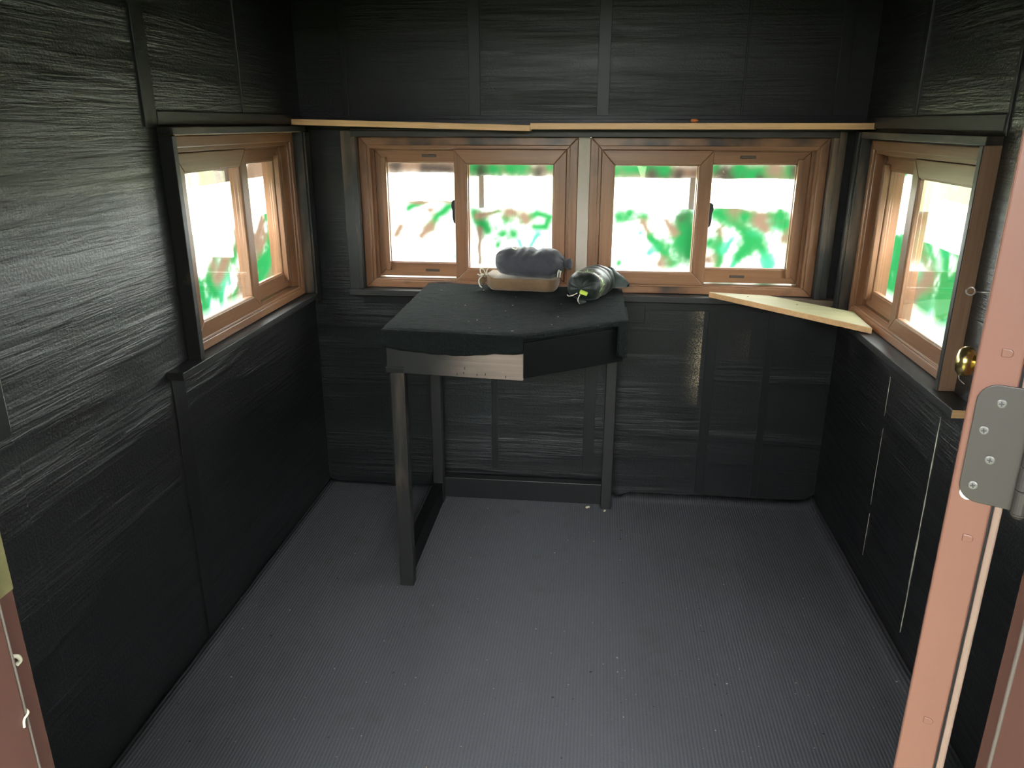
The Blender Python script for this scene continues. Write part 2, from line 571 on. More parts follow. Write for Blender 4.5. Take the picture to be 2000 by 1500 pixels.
BZ = .847
window_unit(1, (-.887, YB, BZ), 0, .807, .5565, 'R', .412, 'far window left of the white strip, behind the table, brown wood frame')
window_unit(2, (-.037, YB, BZ), 0, .822, .5565, 'L', .392, 'far window right of the white strip, above the corner shelf')
window_unit(3, (XL, 1.928, .838), PI / 2, .852, .580, 'L', .425, 'sliding wood window in the left wall', latch=False, pulls=False, soot=False, lap=.004)
window_unit(4, (XR, 2.785, .818), -PI / 2, .845, .580, 'R', .425, 'sliding wood window in the right wall beside the open door', latch=False, pulls=False, soot=False, lap=.004)

bm = bmesh.new()
box(bm, -.0795, -.0375, YB - .003, YB + .05, .8465, 1.4035)
setp(obj('trim_%d' % (TN[0] + 1), bm, MULL, bevel=.001), 'white upright strip between the two far windows', 'strip', kind='structure'); TN[0] += 1

# ------------------------------------------------------------------ box casings round the windows
def casing(label, parts):
    TN[0] += 1
    c = empty('trim_%d' % TN[0])
    setp(c, label, 'window casing', kind='structure')
    for (nm, mat, x0, x1, y0, y1, z0, z1) in parts:
        bm = bmesh.new()
        box(bm, x0, x1, y0, y1, z0, z1)
        obj(nm, bm, mat, c, bevel=.0015)
    return c
D = .095
c = casing('black-stained box casing around the two far windows', [
    ('head_board', BLK_X, -.905, .805, 2.843, YB + D, 1.404, 1.424),
    ('head_batten', BLK_X, -.905, .86, 2.848, YB - .001, 1.4245, 1.4315),
    ('side_board', BLK_Z, -.905, -.8885, 2.843, YB + D, .846, 1.4035),
    ('outer_batten', BLK_Z, -.945, -.9055, 2.852, YB - .001, .8235, 1.424),
    ('side_board', BLK_Z, .7865, .805, 2.843, YB + D, .846, 1.4035),
    ('outer_batten', BLK_Z, .8055, .832, 2.853, YB - .001, .846, 1.424),
    ('sill_board', BLK_X, -.94, .86, 2.825, YB + D, .8235, .8455)])
casing('black-stained box casing with bare edges around the left window', [
    ('head_board', BLK_Y, XL - D, -1.063, 1.9055, 2.8145, 1.4232, 1.4405),
    ('head_liner', PINE_Y, XL - D, -1.066, 1.9265, 2.782, 1.4195, 1.4230),
    ('head_strip', BLK_Y, -1.0628, -1.059, 1.9055, 2.8145, 1.4215, 1.4405),
    ('side_board', BLK_D, XL - D, -1.063, 1.9055, 1.9255, .8365, 1.4195),
    ('side_board', BLK_Z, XL - D, -1.063, 2.783, 2.8145, .8365, 1.4195),
    ('front_batten', BLK_Z, -1.0628, -1.055, 2.790, 2.835, .795, 1.4195),
    ('sill_board', BLK_D, XL - D, -1.054, 1.788, 2.789, .8155, .836)])
casing('box casing around the right window, bare brown upright near the door', [
    ('head_board', BLK_Y, .858, XR + D, 1.9155, 2.8045, 1.403, 1.4235),
    ('side_board', PINE_Z, .8585, XR + D, 1.9195, 1.938, .8175, 1.4025),
    ('edge_strip', BLK_Z, .856, .8583, 1.9195, 1.938, .8175, 1.4025),
    ('side_board', BLK_Z, .858, XR + D, 2.786, 2.8045, .8175, 1.4025),
    ('front_batten', BLK_Z, .850, .8578, 2.792, 2.835, .80, 1.4235),
    ('sill_board', BLK_D, .838, XR + D, 1.785, 2.80, .796, .817),
    ('sill_end', PINE, .838, XR - .001, 1.7835, 1.7848, .7965, .8165)])

# ------------------------------------------------------------------ shelves
def slab(name, pts, thick, mats, parent=None, bevel=.0015):
    """pts = top outline (x, y, z); side faces take slot 0, top takes slot 1"""
    bm = bmesh.new()
    fs = prism(bm, pts, (0, 0, -thick), 0)
    fs[0].material_index = len(mats) - 1
    return obj(name, bm, mats, parent, bevel=bevel)
o = slab('shelf_board', [(XL + .002, 2.771, 1.4640), (-.2455, 2.771, 1.4440), (-.2455, 2.879, 1.4440), (XL + .002, 2.879, 1.4640)], .020, [PINE, PINE])
setp(o, 'long pine shelf board above the far windows, the tilted piece on the left wall side', 'shelf', 'pine boards of the long shelf')
o = slab('shelf_board', [(-.2440, 2.770, 1.4505), (XR - .002, 2.770, 1.4520), (XR - .002, 2.879, 1.4520), (-.2440, 2.879, 1.4505)], .0205, [PINE, PINE])
setp(o, 'long level pine shelf board above the far windows, carrying the orange plug', 'shelf', 'pine boards of the long shelf')
o = slab('corner_shelf', [(.4115, 2.838, .8655), (.872, 2.466, .8385), (.882, 2.690, .8385), (.630, 2.842, .8560)], .0195, [PINE, PINE_TOP])
setp(o, 'pale pine corner shelf resting on the sills below the right-hand windows', 'shelf')
for (x, y, z) in ((.545, 2.80, .8590), (.70, 2.725, .8508)):
    bm = bmesh.new()
    lathe(bm, [(0, .0032), (.0008, .0030)], (x, y, z), (0, 0, 1), 8)
    obj('screw_hole', bm, DARKM, o)

bm = bmesh.new()
lathe(bm, [(-.013, .002), (-.012, .0055), (-.004, .0065), (.006, .0062), (.012, .0045), (.014, .001)], (.310, 2.79, 1.4585), (1, .25, 0), 14)
setp(obj('earplug', bm, FOAM, smooth=True), 'small orange plug lying on top of the long pine shelf', 'earplug')

# ------------------------------------------------------------------ shooting table
def mat_apron():
    t = NT('bare_table_apron')
    a, b = grain(t, 0)
    c = t.ramp(a, [(.3, (.16, .12, .098)), (.7, (.28, .22, .185))])
    c = t.mix(t.ramp(b, [(.4, 0.0), (.8, .4)]), c, (.10, .075, .06))
    tc = t.n('ShaderNodeTexCoord')
    sx = t.n('ShaderNodeSeparateXYZ')
    t.l(tc.outputs['Object'], sx.inputs[0])
    n = t.noise(t.coords((1, 1, 1)), 9, 3)
    # black paint covers the left end of the board and thins out along it
    k = t.ramp(t.math('ADD', sx.outputs[0], t.math('MULTIPLY', n, .12)), [(0.0, 1.0), (1.0, 0.0)])
    m = t.n('ShaderNodeMapRange')
    m.inputs['From Min'].default_value = .17
    m.inputs['From Max'].default_value = .42
    m.inputs['To Min'].default_value = 1.0
    m.inputs['To Max'].default_value = 0.0
    m.interpolation_type = 'SMOOTHSTEP'
    t.l(t.math('ADD', sx.outputs[0], t.math('MULTIPLY', n, .12)), m.inputs['Value'])
    c = t.mix(m.outputs[0], c, (.016, .016, .016))
    t.pbr(c, .5, t.bump(b, .2, .002), 0, .4)
    return t.m
APRON = mat_apron()
TA, TB, TC, TD, TE = (-.62, 2.132), (-.199, 2.097), (.098, 2.310), (.095, 2.800), (-.629, 2.822)
ZT = .882
tab = empty('shooting_table', (-.62, 2.132, 0))
setp(tab, 'black shooting table with carpeted cut-corner top under the far windows', 'table')
def loc(p, z=None):
    return (p[0] + .62, p[1] - 2.132, p[2] if z is None else z)
# carpet covering: a top sheet with soft fuzz plus drooping flaps
bm = bmesh.new()
NU, NV = 44, 44
def toppt(s, t_):
    # quad map A-C' / E-D with the cut corner handled by a broken front edge
    if s < .586:
        f = s / .586
        fr = Vector((TA[0] + (TB[0] - TA[0]) * f, TA[1] + (TB[1] - TA[1]) * f))
    else:
        f = (s - .586) / .414
        fr = Vector((TB[0] + (TC[0] - TB[0]) * f, TB[1] + (TC[1] - TB[1]) * f))
    bk = Vector((TE[0] + (TD[0] - TE[0]) * s, TE[1] + (TD[1] - TE[1]) * s))
    return fr.lerp(bk, t_)
g = []
ss = [k / NU for k in range(NU + 1)]
ss[min(range(NU + 1), key=lambda k: abs(ss[k] - .586))] = .586
for j in range(NV + 1):
    row = []
    for i in range(NU + 1):
        p = toppt(ss[i], j / NV)
        e = min(i, NU - i, j, NV - j)
        z = ZT + .0022 * noise.noise(Vector((p.x * 22, p.y * 30, 0))) + .0016 * noise.noise(Vector((p.x * 60, p.y * 60, 4)))
        z -= (.004 if e == 0 else .001 if e == 1 else 0)
        row.append(bm.verts.new(loc((p.x, p.y, z))))
    g.append(row)
for j in range(NV):
    for i in range(NU):
        bm.faces.new((g[j][i], g[j][i + 1], g[j + 1][i + 1], g[j + 1][i]))
r = bmesh.ops.extrude_edge_only(bm, edges=[e for e in bm.edges if e.is_boundary])
for v in r['geom']:
    if isinstance(v, bmesh.types.BMVert):
        v.co.z = ZT - .013
cov = obj('carpet_cover', bm, FELT, tab, smooth=True)
# board under the carpet
bm = bmesh.new()
prism(bm, [loc(p, ZT - .014) for p in ((-.612, 2.145), (-.203, 2.110), (.090, 2.318), (.088, 2.79), (-.62, 2.812))], (0, 0, -.012))
obj('top_board', bm, BLK_T, tab)
def flap(p0, p1, zs, thick, n=30, top=ZT - .003):
    bm = bmesh.new()
    d = Vector((p1[0] - p0[0], p1[1] - p0[1]))
    nrm = Vector((d.y, -d.x)).normalized()
    cols = []
    M = 7
    for k in range(n + 1):
        f = k / n
        q = f * (len(zs) - 1)
        i = min(int(q), len(zs) - 2)
        zb = zs[i] + (zs[i + 1] - zs[i]) * (q - i) + .003 * noise.noise(Vector((f * 14, 3, p0[0] * 9)))
        col = []
        for m in range(M + 1):
            g_ = m / M
            z = top + (zb - top) * g_
            bulge = thick + .004 * noise.noise(Vector((f * 8, g_ * 3, 7))) * g_
            x = p0[0] + d.x * f + nrm.x * bulge
            y = p0[1] + d.y * f + nrm.y * bulge
            col.append((bm.verts.new(loc((x, y, z))), bm.verts.new(loc((x - nrm.x * thick, y - nrm.y * thick, z)))))
        cols.append(col)
    for A, B in zip(cols, cols[1:]):
        for m in range(M):
            for w in (0, 1):
                bm.faces.new((A[m][w], B[m][w], B[m + 1][w], A[m + 1][w]))
        bm.faces.new((A[0][0], B[0][0], B[0][1], A[0][1]))
        bm.faces.new((A[M][0], B[M][0], B[M][1], A[M][1]))
    for A in (cols[0], cols[-1]):
        for m in range(M):
            bm.faces.new((A[m][0], A[m + 1][0], A[m + 1][1], A[m][1]))
    return obj('carpet_flap', bm, FELT, tab, smooth=True)
flap((-.620, 2.133), (-.199, 2.098), [.826, .818, .814, .810, .811, .817, .823, .826], .007)
flap((-.199, 2.098), (.098, 2.311), [.874, .866, .868, .866, .870, .868, .866], .005, n=24)
flap((.070, 2.291), (.100, 2.313), [.775, .762, .765], .007, n=8)
flap((.098, 2.312), (.096, 2.50), [.80, .78, .77, .775], .006, n=10)
def plank(name, p0, p1, z0, z1, th, mat, lbl=None):
    """board on edge from p0 to p1 (front-face line), thickness inward; own local frame so the grain runs along it"""
    d = Vector((p1[0] - p0[0], p1[1] - p0[1]))
    L = d.length
    bm = bmesh.new()
    box(bm, 0, L, 0, th, z0, z1)
    o = obj(name, bm, mat, tab, bevel=.0015)
    o.location = loc((p0[0], p0[1], 0))
    o.rotation_euler = (0, 0, math.atan2(d.y, d.x))
    if lbl: o['label'] = lbl
    return o
plank('front_apron', (-.613, 2.141), (-.2005, 2.106), .742, .855, .030, APRON, 'worn bare-wood front apron, black towards one end')
plank('diagonal_apron', (-.199, 2.107), (.0915, 2.3155), .748, .855, .030, BLK_T)
plank('side_apron', (.0925, 2.3165), (.0900, 2.785), .750, .855, .030, BLK_T)
plank('side_apron', (-.622, 2.805), (-.6145, 2.142), .745, .855, .030, BLK_T)
plank('rear_apron', (.088, 2.79), (-.62, 2.81), .76, .855, .018, BLK_T)
def leg(x0, x1, y0, y1, z1):
    bm = bmesh.new()
    box(bm, x0 + .62, x1 + .62, y0 - 2.132, y1 - 2.132, 0.001, z1)
    obj('leg', bm, BLK_TZ, tab, bevel=.0025)
leg(-.606, -.562, 2.142, 2.180, .744)
leg(-.618, -.577, 2.735, 2.772, .80)
leg(.050, .0895, 2.752, 2.789, .80)
bm = bmesh.new(); box(bm, -.618 + .62, -.580 + .62, 2.181 - 2.132, 2.734 - 2.132, .001, .088)
obj('side_rail', bm, BLK_T, tab, bevel=.002)
bm = bmesh.new(); box(bm, -.620 + .62, .0495 + .62, 2.773 - 2.132 + .017, 2.811 - 2.132 + .017, .001, .088)
obj('rear_rail', bm, BATTEN, tab, bevel=.002)
bm = bmesh.new()
box(bm, .006, .062, -.003, .006, .744, .762)
obj('corner_strap', bm, BLACK_PL, tab, bevel=.002)
for (x, z) in ((.215, .748), (.235, .752), (.275, .749), (.30, .752), (.36, .748), (.238, .767)):
    bm = bmesh.new()
    box(bm, x, x + .003, -.0015, 0, z, z + .007)
    q = obj('nail_mark', bm, DARKM, tab)
    q.location = (0.007, .008 - x * .085, 0)

# ------------------------------------------------------------------ shooting bags
def bag_mat(name, ca, cb, rough=.85, band=None):
    t = NT(name)
    n = t.noise(t.coords((1, 1, 1)), 90, 4, .6)
    w = t.noise(t.coords((1, 1, 1)), 700, 2)
    c = t.mix(n, ca, cb)
    if band:
        tc = t.n('ShaderNodeTexCoord')
        sx = t.n('ShaderNodeSeparateXYZ')
        t.l(tc.outputs['Object'], sx.inputs[0])
        k = t.ramp(t.math('ADD', sx.outputs[0], t.math('MULTIPLY', n, .012)), [(band[0], 0.0), (band[0] + .006, 1.0), (band[1], 1.0), (band[1] + .006, 0.0)])
        cn = t.noise(t.coords((1, 1, 1)), 55, 3, .6, .8)
        c = t.mix(k, c, t.ramp(cn, [(.38, (.035, .028, .018)), (.47, (.12, .10, .065)), (.55, (.05, .07, .03)), (.62, (.30, .45, .22))]))
    p = t.pbr(c, rough, t.bump(w, .4, .0008), 0, .25)
    p.inputs['Sheen Weight'].default_value = .04 if band else .2
    return t.m

def bag(name, L, ry, rz, expo, ends, mat, folds=(), lump=.004, seed=0.0, parent=None, flat=.0, n=48, m=60, sag=0.0, dent=None):
    """stuffed cloth bag along local x; ends = (exponent of the left rounding, of the right rounding)"""
    bm = bmesh.new()
    rings = []
    for i in range(m + 1):
        s = -1 + 2 * i / m
        s = math.copysign(1 - (1 - abs(s)) ** 1.35, s)
        x = s * L / 2
        e = ends[0] if s < 0 else ends[1]
        k = max(0.0, 1 - abs(s) ** e) ** (1 / 2.2)
        k = max(k, .03)
        row = []
        for q in range(n):
            a = 2 * PI * q / n
            cy, cz = math.cos(a), math.sin(a)
            sy = math.copysign(abs(cy) ** (2 / expo), cy)
            sz = math.copysign(abs(cz) ** (2 / expo), cz)
            kk = k
            y = sy * ry * kk
            z = sz * rz * kk
            f = 0.0
            for (fx, fw, fa, fd, side) in folds:     # (position, width, depth, slant, side)
                dd = (x - fx - fd * cz) / fw
                f -= fa * math.exp(-dd * dd) * max(0, cz * side if side else 1)
            pl = 0.0
            if abs(s) > .72:       # gathers towards the tied ends
                pl = .0028 * math.sin(a * 11 + seed) * (abs(s) - .72) / .28 * (1 if (s > 0 and ends[1] < 6) or (s < 0 and ends[0] < 6) else .2)
            f += lump * noise.noise(Vector((x * 16 + seed, cy * 1.3, cz * 1.3))) + lump * .4 * noise.noise(Vector((x * 45 + seed, cy * 3, cz * 3)))
            z += sag * (1 - (abs(s)) ** 2) * -1
            row.append(bm.verts.new((x, y + cy * (f + pl), z + cz * (f + pl))))
        rings.append(row)
    for A, B in zip(rings, rings[1:]):
        for q in range(n):
            bm.faces.new((A[q], A[(q + 1) % n], B[(q + 1) % n], B[q]))
    bm.faces.new(rings[0][::-1]); bm.faces.new(rings[-1])
    if dent:
        for v in bm.verts:     # pressed down by what lies on it
            lim = dent[2] + .45 * max(0, dent[0] - v.co.x) + .5 * max(0, v.co.x - dent[1])
            if v.co.z > lim:
                v.co.z = lim + (v.co.z - lim) * .08
    if flat:
        for v in bm.verts:     # settle on what carries it
            if v.co.z < -flat:
                v.co.z = -flat + (v.co.z + flat) * .06
    return obj(name, bm, mat, parent, smooth=True)

TAN = bag_mat('tan_canvas', (.115, .068, .036), (.168, .103, .056))
GREYB = bag_mat('charcoal_canvas', (.030, .030, .037), (.046, .046, .054))
DKGRN = bag_mat('dark_green_nylon', (.006, .009, .008), (.014, .018, .016), .45, band=(.045, .075))
CORD = mat_plain('pale_cord', (.55, .52, .42), .8)
LIME = mat_plain('lime_webbing', (.42, .55, .06), .6)

def loop(bm, pts, r):
    P = [Vector(p) for p in pts]
    out = []
    n = len(P)
    for i in range(n - 1):
        a, b, c, d = P[max(i - 1, 0)], P[i], P[i + 1], P[min(i + 2, n - 1)]
        for k in range(6):
            t_ = k / 6
            out.append(.5 * ((2 * b) + (c - a) * t_ + (2 * a - 5 * b + 4 * c - d) * t_ * t_ + (3 * b - a - 3 * c + d) * t_ ** 3))
    out.append(P[-1])
    tube(bm, out, r, 8)

# tan bag
b1 = empty('sandbag', (-.262, 2.735, ZT + .002), math.radians(-3))
setp(b1, 'tan canvas sandbag lying flat on the table under the charcoal one', 'sandbag', 'shooting bags on the table')
o = bag('bag_body', .262, .070, .042, 3.4, (9, 12), TAN, lump=.004, seed=1.0, flat=.032, dent=(-.095, .128, .012), folds=((-.118, .012, .006, .0, 0),))
o.parent = b1; o.location = (0, 0, .034)
bm = bmesh.new()
lathe(bm, [(0, .012), (.006, .008), (.012, .012), (.020, .018), (.030, .014), (.036, .004)], (-.124, -.030, .040), (-1, -.1, -.35), 18)
for v in bm.verts:
    v.co += Vector((0, .003 * math.sin(v.co.z * 700), .003 * math.sin(v.co.y * 600)))
obj('tied_end', bm, TAN, b1, smooth=True)
bm = bmesh.new()
loop(bm, [(-.128, -.040, .052), (-.136, -.044, .072), (-.148, -.044, .074), (-.146, -.042, .058), (-.136, -.042, .055), (-.150, -.045, .052), (-.158, -.046, .056)], .0022)
loop(bm, [(-.121, -.046, .050), (-.124, -.048, .068), (-.115, -.045, .080)], .0022)
loop(bm, [(-.140, -.045, .050), (-.152, -.048, .036), (-.150, -.048, .016), (-.143, -.046, .008)], .0022)
obj('tie_cord', bm, CORD, b1, smooth=True)
# charcoal bag on top
b2 = empty('sandbag', (-.236, 2.722, ZT + .0575), math.radians(-2))
setp(b2, 'charcoal drawstring sandbag resting on top of the tan one', 'sandbag', 'shooting bags on the table')
o = bag('bag_body', .250, .072, .056, 2.2, (3.2, 3.6), GREYB, lump=.006, seed=4.0, flat=.044, n=64, m=80,
        folds=((-.075, .016, .010, .030, 1), (-.02, .012, .007, .045, 1), (.035, .020, .006, -.02, 1), (.10, .010, .004, .01, 0), (-.045, .008, .006, .03, 1)))
o.parent = b2; o.location = (0, 0, .042); o.rotation_euler = (0, .05, 0)
bm = bmesh.new()
lathe(bm, [(-.006, .016), (.002, .010), (.007, .009), (.012, .014), (.022, .021), (.030, .016), (.034, .004)], (.118, -.012, .040), (1, -.25, .1), 20)
for v in bm.verts:
    v.co += Vector((0, .003 * math.sin(v.co.z * 620), .003 * math.sin(v.co.y * 560)))
obj('tied_end', bm, GREYB, b2, smooth=True)
bm = bmesh.new()
for dx in (0, .008):
    tube(bm, [(.104 + dx, -.058, .002), (.105 + dx, -.060, .016), (.107 + dx, -.056, .024)], .0024, 8)
loop(bm, [(.104, -.058, .016), (.108, -.060, .027), (.113, -.056, .016)], .002)
obj('cord_lock', bm, CORD, b2, smooth=True)
bm = bmesh.new()
loop(bm, [(-.062, -.018, .094), (-.056, -.030, .094), (-.046, -.034, .091), (-.042, -.022, .096)], .002)
obj('thread_loop', bm, CORD, b2, smooth=True)
# dark green bag
b3 = empty('sandbag', (-.012, 2.645, ZT + .002), math.radians(250))
setp(b3, 'dark green camouflage-banded shooting bag with a lime tab, beside the tan one', 'sandbag', 'shooting bags on the table')
o = bag('bag_body', .225, .062, .052, 2.3, (4.5, 5.0), DKGRN, lump=.005, seed=8.0, flat=.044, n=56, m=70,
        folds=((-.045, .010, .006, .0, 0), (-.02, .008, .003, .02, 0), (.045, .009, .003, .01, 1)))
o.parent = b3; o.location = (0.01, 0, .046)
bm = bmesh.new()
# flared tail at the window end
rings = []
for (x, w, h) in ((-.085, .050, .046), (-.105, .058, .044), (-.125, .066, .034), (-.145, .072, .020), (-.158, .070, .008)):
    rings.append([bm.verts.new((x + .006 * math.sin(3 * a), .012 + w * math.cos(a) * (1 + .07 * math.sin(5 * a)), h + h * .92 * math.sin(a) * (1 + .08 * math.sin(7 * a)))) for a in [2 * PI * k / 30 for k in range(30)]])
for A, B in zip(rings, rings[1:]):
    for k in range(30):
        bm.faces.new((A[k], A[(k + 1) % 30], B[(k + 1) % 30], B[k]))
bm.faces.new(rings[0][::-1]); bm.faces.new(rings[-1])
obj('gathered_tail', bm, bag_mat('green_tail_nylon', (.030, .042, .036), (.055, .07, .06), .6), b3, smooth=True)
bm = bmesh.new()
box(bm, .121, .130, -.006, .020, .030, .043)
q = obj('pull_tab', bm, LIME, b3, bevel=.002); q.rotation_euler = (-.25, 0, 0)
q['label'] = 'lime webbing tab'
bm = bmesh.new()
loop(bm, [(.122, -.008, .030), (.128, -.022, .022), (.127, -.036, .018), (.120, -.044, .020)], .0015)
loop(bm, [(.122, .002, .026), (.130, -.002, .010), (.138, .006, .001), (.146, .012, .0015)], .0016)
obj('cord', bm, CORD, b3, smooth=True)
bm = bmesh.new()
prism(bm, [(.10, -.006, .0), (.118, -.010, .0), (.152, .014, .0), (.140, .020, .0), (.118, .024, .0)], (0, 0, .006))
obj('fabric_tail', bm, DKGRN, b3, bevel=.002)

# ------------------------------------------------------------------ door, frame, hardware
TH_D = math.radians(28)
door = empty('door_1', (.3354, .600, 0), PI / 2 - TH_D)
setp(door, 'open terracotta metal door seen on its hinge edge', 'door', kind='structure')
T = .0394
bm = bmesh.new()
box(bm, 0, .905, .0078, T, .03, 2.03)
o = obj('door_skin', bm, DOOR, door, bevel=.0022, seg=3)
bm = bmesh.new()
box(bm, .006, .9045, .0060, .0077, .031, 2.029)
obj('seam', bm, DARKM, door)
bm = bmesh.new()
box(bm, -.0008, .905, 0, .0059, .03, 2.03)
obj('inner_skin', bm, INNER, door, bevel=.0015)
for z in (1.282, 1.120, .93, .77, 1.45):     # clinch marks pressed into the edge
    bm = bmesh.new()
    pts = []
    for k in range(13):
        a = -PI / 2 + PI * k / 12
        pts.append((0.0004, .0186 - .0030 * math.cos(a), z + .0034 * math.sin(a)))
    pts += [(0.0004, .0235, z + .0034), (0.0004, .0235, z - .0034)]
    prism(bm, pts, (-.0016, 0, 0))
    obj('clinch_mark', bm, DOOR, door, bevel=.0010)
# hinge
hz0, hz1 = 1.1545, 1.2565
bm = bmesh.new()
out = []
y0h, y1h, rr = -.0075, .0335, .015
out += [(y0h, hz0), ]
for k in range(9):
    a = -PI / 2 + (PI / 2) * k / 8
    out.append((y1h - rr + rr * math.cos(a), hz0 + rr + rr * math.sin(a)))
for k in range(9):
    a = (PI / 2) * k / 8
    out.append((y1h - rr + rr * math.cos(a), hz1 - rr + rr * math.sin(a)))
out += [(y0h, hz1)]
prism(bm, [(-.0003, y, z) for y, z in out], (-.0022, 0, 0))
hinge = obj('hinge', bm, STEEL, door, bevel=.0006)
for (y, z) in ((.0162, 1.2418), (.0243, 1.2175), (.0160, 1.1935), (.0238, 1.1692)):
    bm = bmesh.new()
    lathe(bm, [(0, .0036), (.0007, .0036), (.0012, .0028), (.0013, .0005)], (-.0025, y, z), (-1, 0, 0), 22)
    s = obj('screw', bm, SCREW, hinge)
    bm = bmesh.new()
    a = random.uniform(-.3, .3)
    for q in (a, a + PI / 2):
        c_, s_ = math.cos(q), math.sin(q)
        l, w = .0019, .00048
        prism(bm, [(-.0040, y + u * c_ - v * s_, z + u * s_ + v * c_) for u, v in ((-l, -w), (l, -w), (l, w), (-l, w))], (.0003, 0, 0))
    # the cross slot belongs to the hinge level (thing > part > sub-part)
    obj('screw_slot', bm, DARKM, hinge)
bm = bmesh.new()
for (a, b) in ((hz0, 1.1745), (1.175, 1.1945), (1.195, 1.2155), (1.216, 1.236), (1.2365, hz1)):
    lathe(bm, [(0, .0052), (.0006, .0058), (b - a - .0006, .0058), (b - a, .0052)], (-.0048, -.0105, a), (0, 0, 1), 20)
lathe(bm, [(0, .0035), (.003, .0056), (.004, .0056)], (-.0048, -.0105, hz0 - .004), (0, 0, 1), 20)
obj('knuckle', bm, STEEL, hinge, smooth=False)
bm = bmesh.new()
lathe(bm, [(0, .0062), (.0004, .0060)], (-.0002, .0262, 1.1605), (-1, 0, 0), 20)
obj('filler_pad', bm, WHITE, door)
# knob
kx, kz = .838, 1.052
kn = bmesh.new()
lathe(kn, [(0, .031), (.004, .031), (.009, .026), (.010, .013), (.026, .0115), (.030, .015), (.034, .0225), (.040, .0265), (.047, .0272), (.054, .0245), (.059, .018), (.061, .008), (.0612, .001)], (kx, T, kz), (0, 1, 0), 36)
o = obj('knob', kn, BRASS, door, smooth=True)
bm = bmesh.new()
loop(bm, [(kx - .006, T + .052, kz - .022), (kx - .010, T + .050, kz - .030), (kx - .004, T + .046, kz - .036), (kx - .012, T + .040, kz - .038)], .0006)
setp(obj('thread', bm, WHITE, o), None)
dx_, dz_ = .838, 1.177
bm = bmesh.new()
lathe(bm, [(0, .032), (.005, .032), (.016, .026), (.018, .024), (.0185, .002)], (dx_, T, dz_), (0, 1, 0), 32)
o = obj('deadbolt', bm, BRASS, door, smooth=True)
bm = bmesh.new()
th = Vector((-.35, 1, -.12)).normalized()
p0 = Vector((dx_ - .006, T + .019, dz_ + .004))
tube(bm, [p0, p0 + Vector((0, .018, -.003)), p0 + Vector((0, .0325, -.0035))], .0014, 8)
cpos = p0 + Vector((0, .0390, -.0035))
cir = [cpos + Vector((.004 * math.cos(a), .0065 * math.sin(a), .005 * math.cos(a) * 1.2)) for a in [2 * PI * k / 20 for k in range(21)]]
tube(bm, cir, .0015, 8, cap=False)
key = obj('wire_ring', bm, WIRE, None, smooth=True)
key.matrix_world = Matrix.Translation((.3354, .600, 0)) @ Matrix.Rotation(PI / 2 - TH_D, 4, 'Z')
setp(key, 'thin wire pin with a ring end stuck in the brass deadbolt', 'wire pin')

# jambs
def jamb(label, parts):
    TN[0] += 1
    c = empty('trim_%d' % TN[0])
    setp(c, label, 'door jamb', kind='structure')
    for (nm, mat, x0, x1, y0, y1, z0, z1) in parts:
        bm = bmesh.new()
        box(bm, x0, x1, y0, y1, z0, z1)
        obj(nm, bm, mat, c, bevel=.0015)
    return c
JL, JR = -.565, .3615
jl = jamb('brown-red door jamb with brass strike plate, left of the doorway', [
    ('jamb_face', JAMB, JL - .034, JL, .44, .5995, 0, 2.035),
    ('door_stop', JAMB, JL, JL + .012, .44, .5665, 0, 2.035),
    ('seal', SEAL, JL, JL + .0125, .567, .5695, 0, 2.035)])
bm = bmesh.new()
prism(bm, [(JL + .0003, .5700 + .006 * 0, 1.012), (JL + .0003, .5993, 1.012), (JL + .0003, .5993, 1.078), (JL + .0003, .5965, 1.090), (JL + .0003, .572, 1.090)], (.0012, 0, 0))
obj('strike_plate', bm, BRASS_D, jl, bevel=.0005)
bm = bmesh.new()
loop(bm, [(JL + .001, .579, .947), (JL + .003, .583, .944), (JL + .003, .585, .938), (JL + .001, .581, .935)], .0022)
obj('paint_drip', bm, CORD, jl, smooth=True)
bm = bmesh.new()
loop(bm, [(JL + .002, .5735, .892), (JL + .013, .5690, .889), (JL + .0135, .562, .886), (JL + .0135, .560, .878)], .0012)
obj('caulk_thread', bm, CORD, jl, smooth=True)
jamb('terracotta door jamb on the hinge side, below the grey hinge', [
    ('jamb_face', JAMB, JR, JR + .034, .44, .5995, 0, 2.035),
    ('door_stop', JAMB, JR - .012, JR, .44, .5590, 0, 2.035),
    ('seal', SEAL, JR - .0125, JR, .5595, .5640, 0, 2.035)])
jamb('terracotta head jamb over the doorway', [
    ('jamb_face', JAMB, JL - .034, JR + .034, .44, .5995, 2.036, 2.069)])
bm = bmesh.new()
box(bm, JL, JR, .44, .50, -.04, .012)
TN[0] += 1
setp(obj('trim_%d' % TN[0], bm, JAMB), 'terracotta threshold of the doorway', 'threshold', kind='structure')

# ------------------------------------------------------------------ bits on the carpet
for (x, y, rz, s, lab) in ((-.001, 2.757, .5, 1.0, 'pale wood chip on the carpet left of the rear table leg'), (.066, 2.735, 1.2, .75, 'smaller pale wood chip on the carpet in front of the rear table leg')):
    bm = bmesh.new()
    prism(bm, [(-.009, -.004, 0), (.006, -.005, 0), (.010, .001, 0), (.004, .005, 0), (-.008, .004, 0)], (0, 0, .005))
    o = obj('wood_chip', bm, CHIP, None, bevel=.001)
    o.location = (x, y, .0012); o.rotation_euler = (0, 0, rz); o.scale = (s, s, s)
    setp(o, lab, 'wood chip', 'wood chips on the carpet')
bm = bmesh.new()
loop(bm, [(-.014, -.004, .002), (-.006, .002, .004), (.004, .000, .003), (.013, .003, .002)], .0014)
loop(bm, [(-.004, .001, .003), (-.008, .010, .004), (-.009, .016, .002)], .0010)
o = obj('twig', bm, mat_plain('dry_twig', (.30, .20, .12), .8), None, smooth=True)
o.location = (-.35, 1.39, .001)
setp(o, 'tiny dry twig on the carpet nearest the doorway', 'twig')

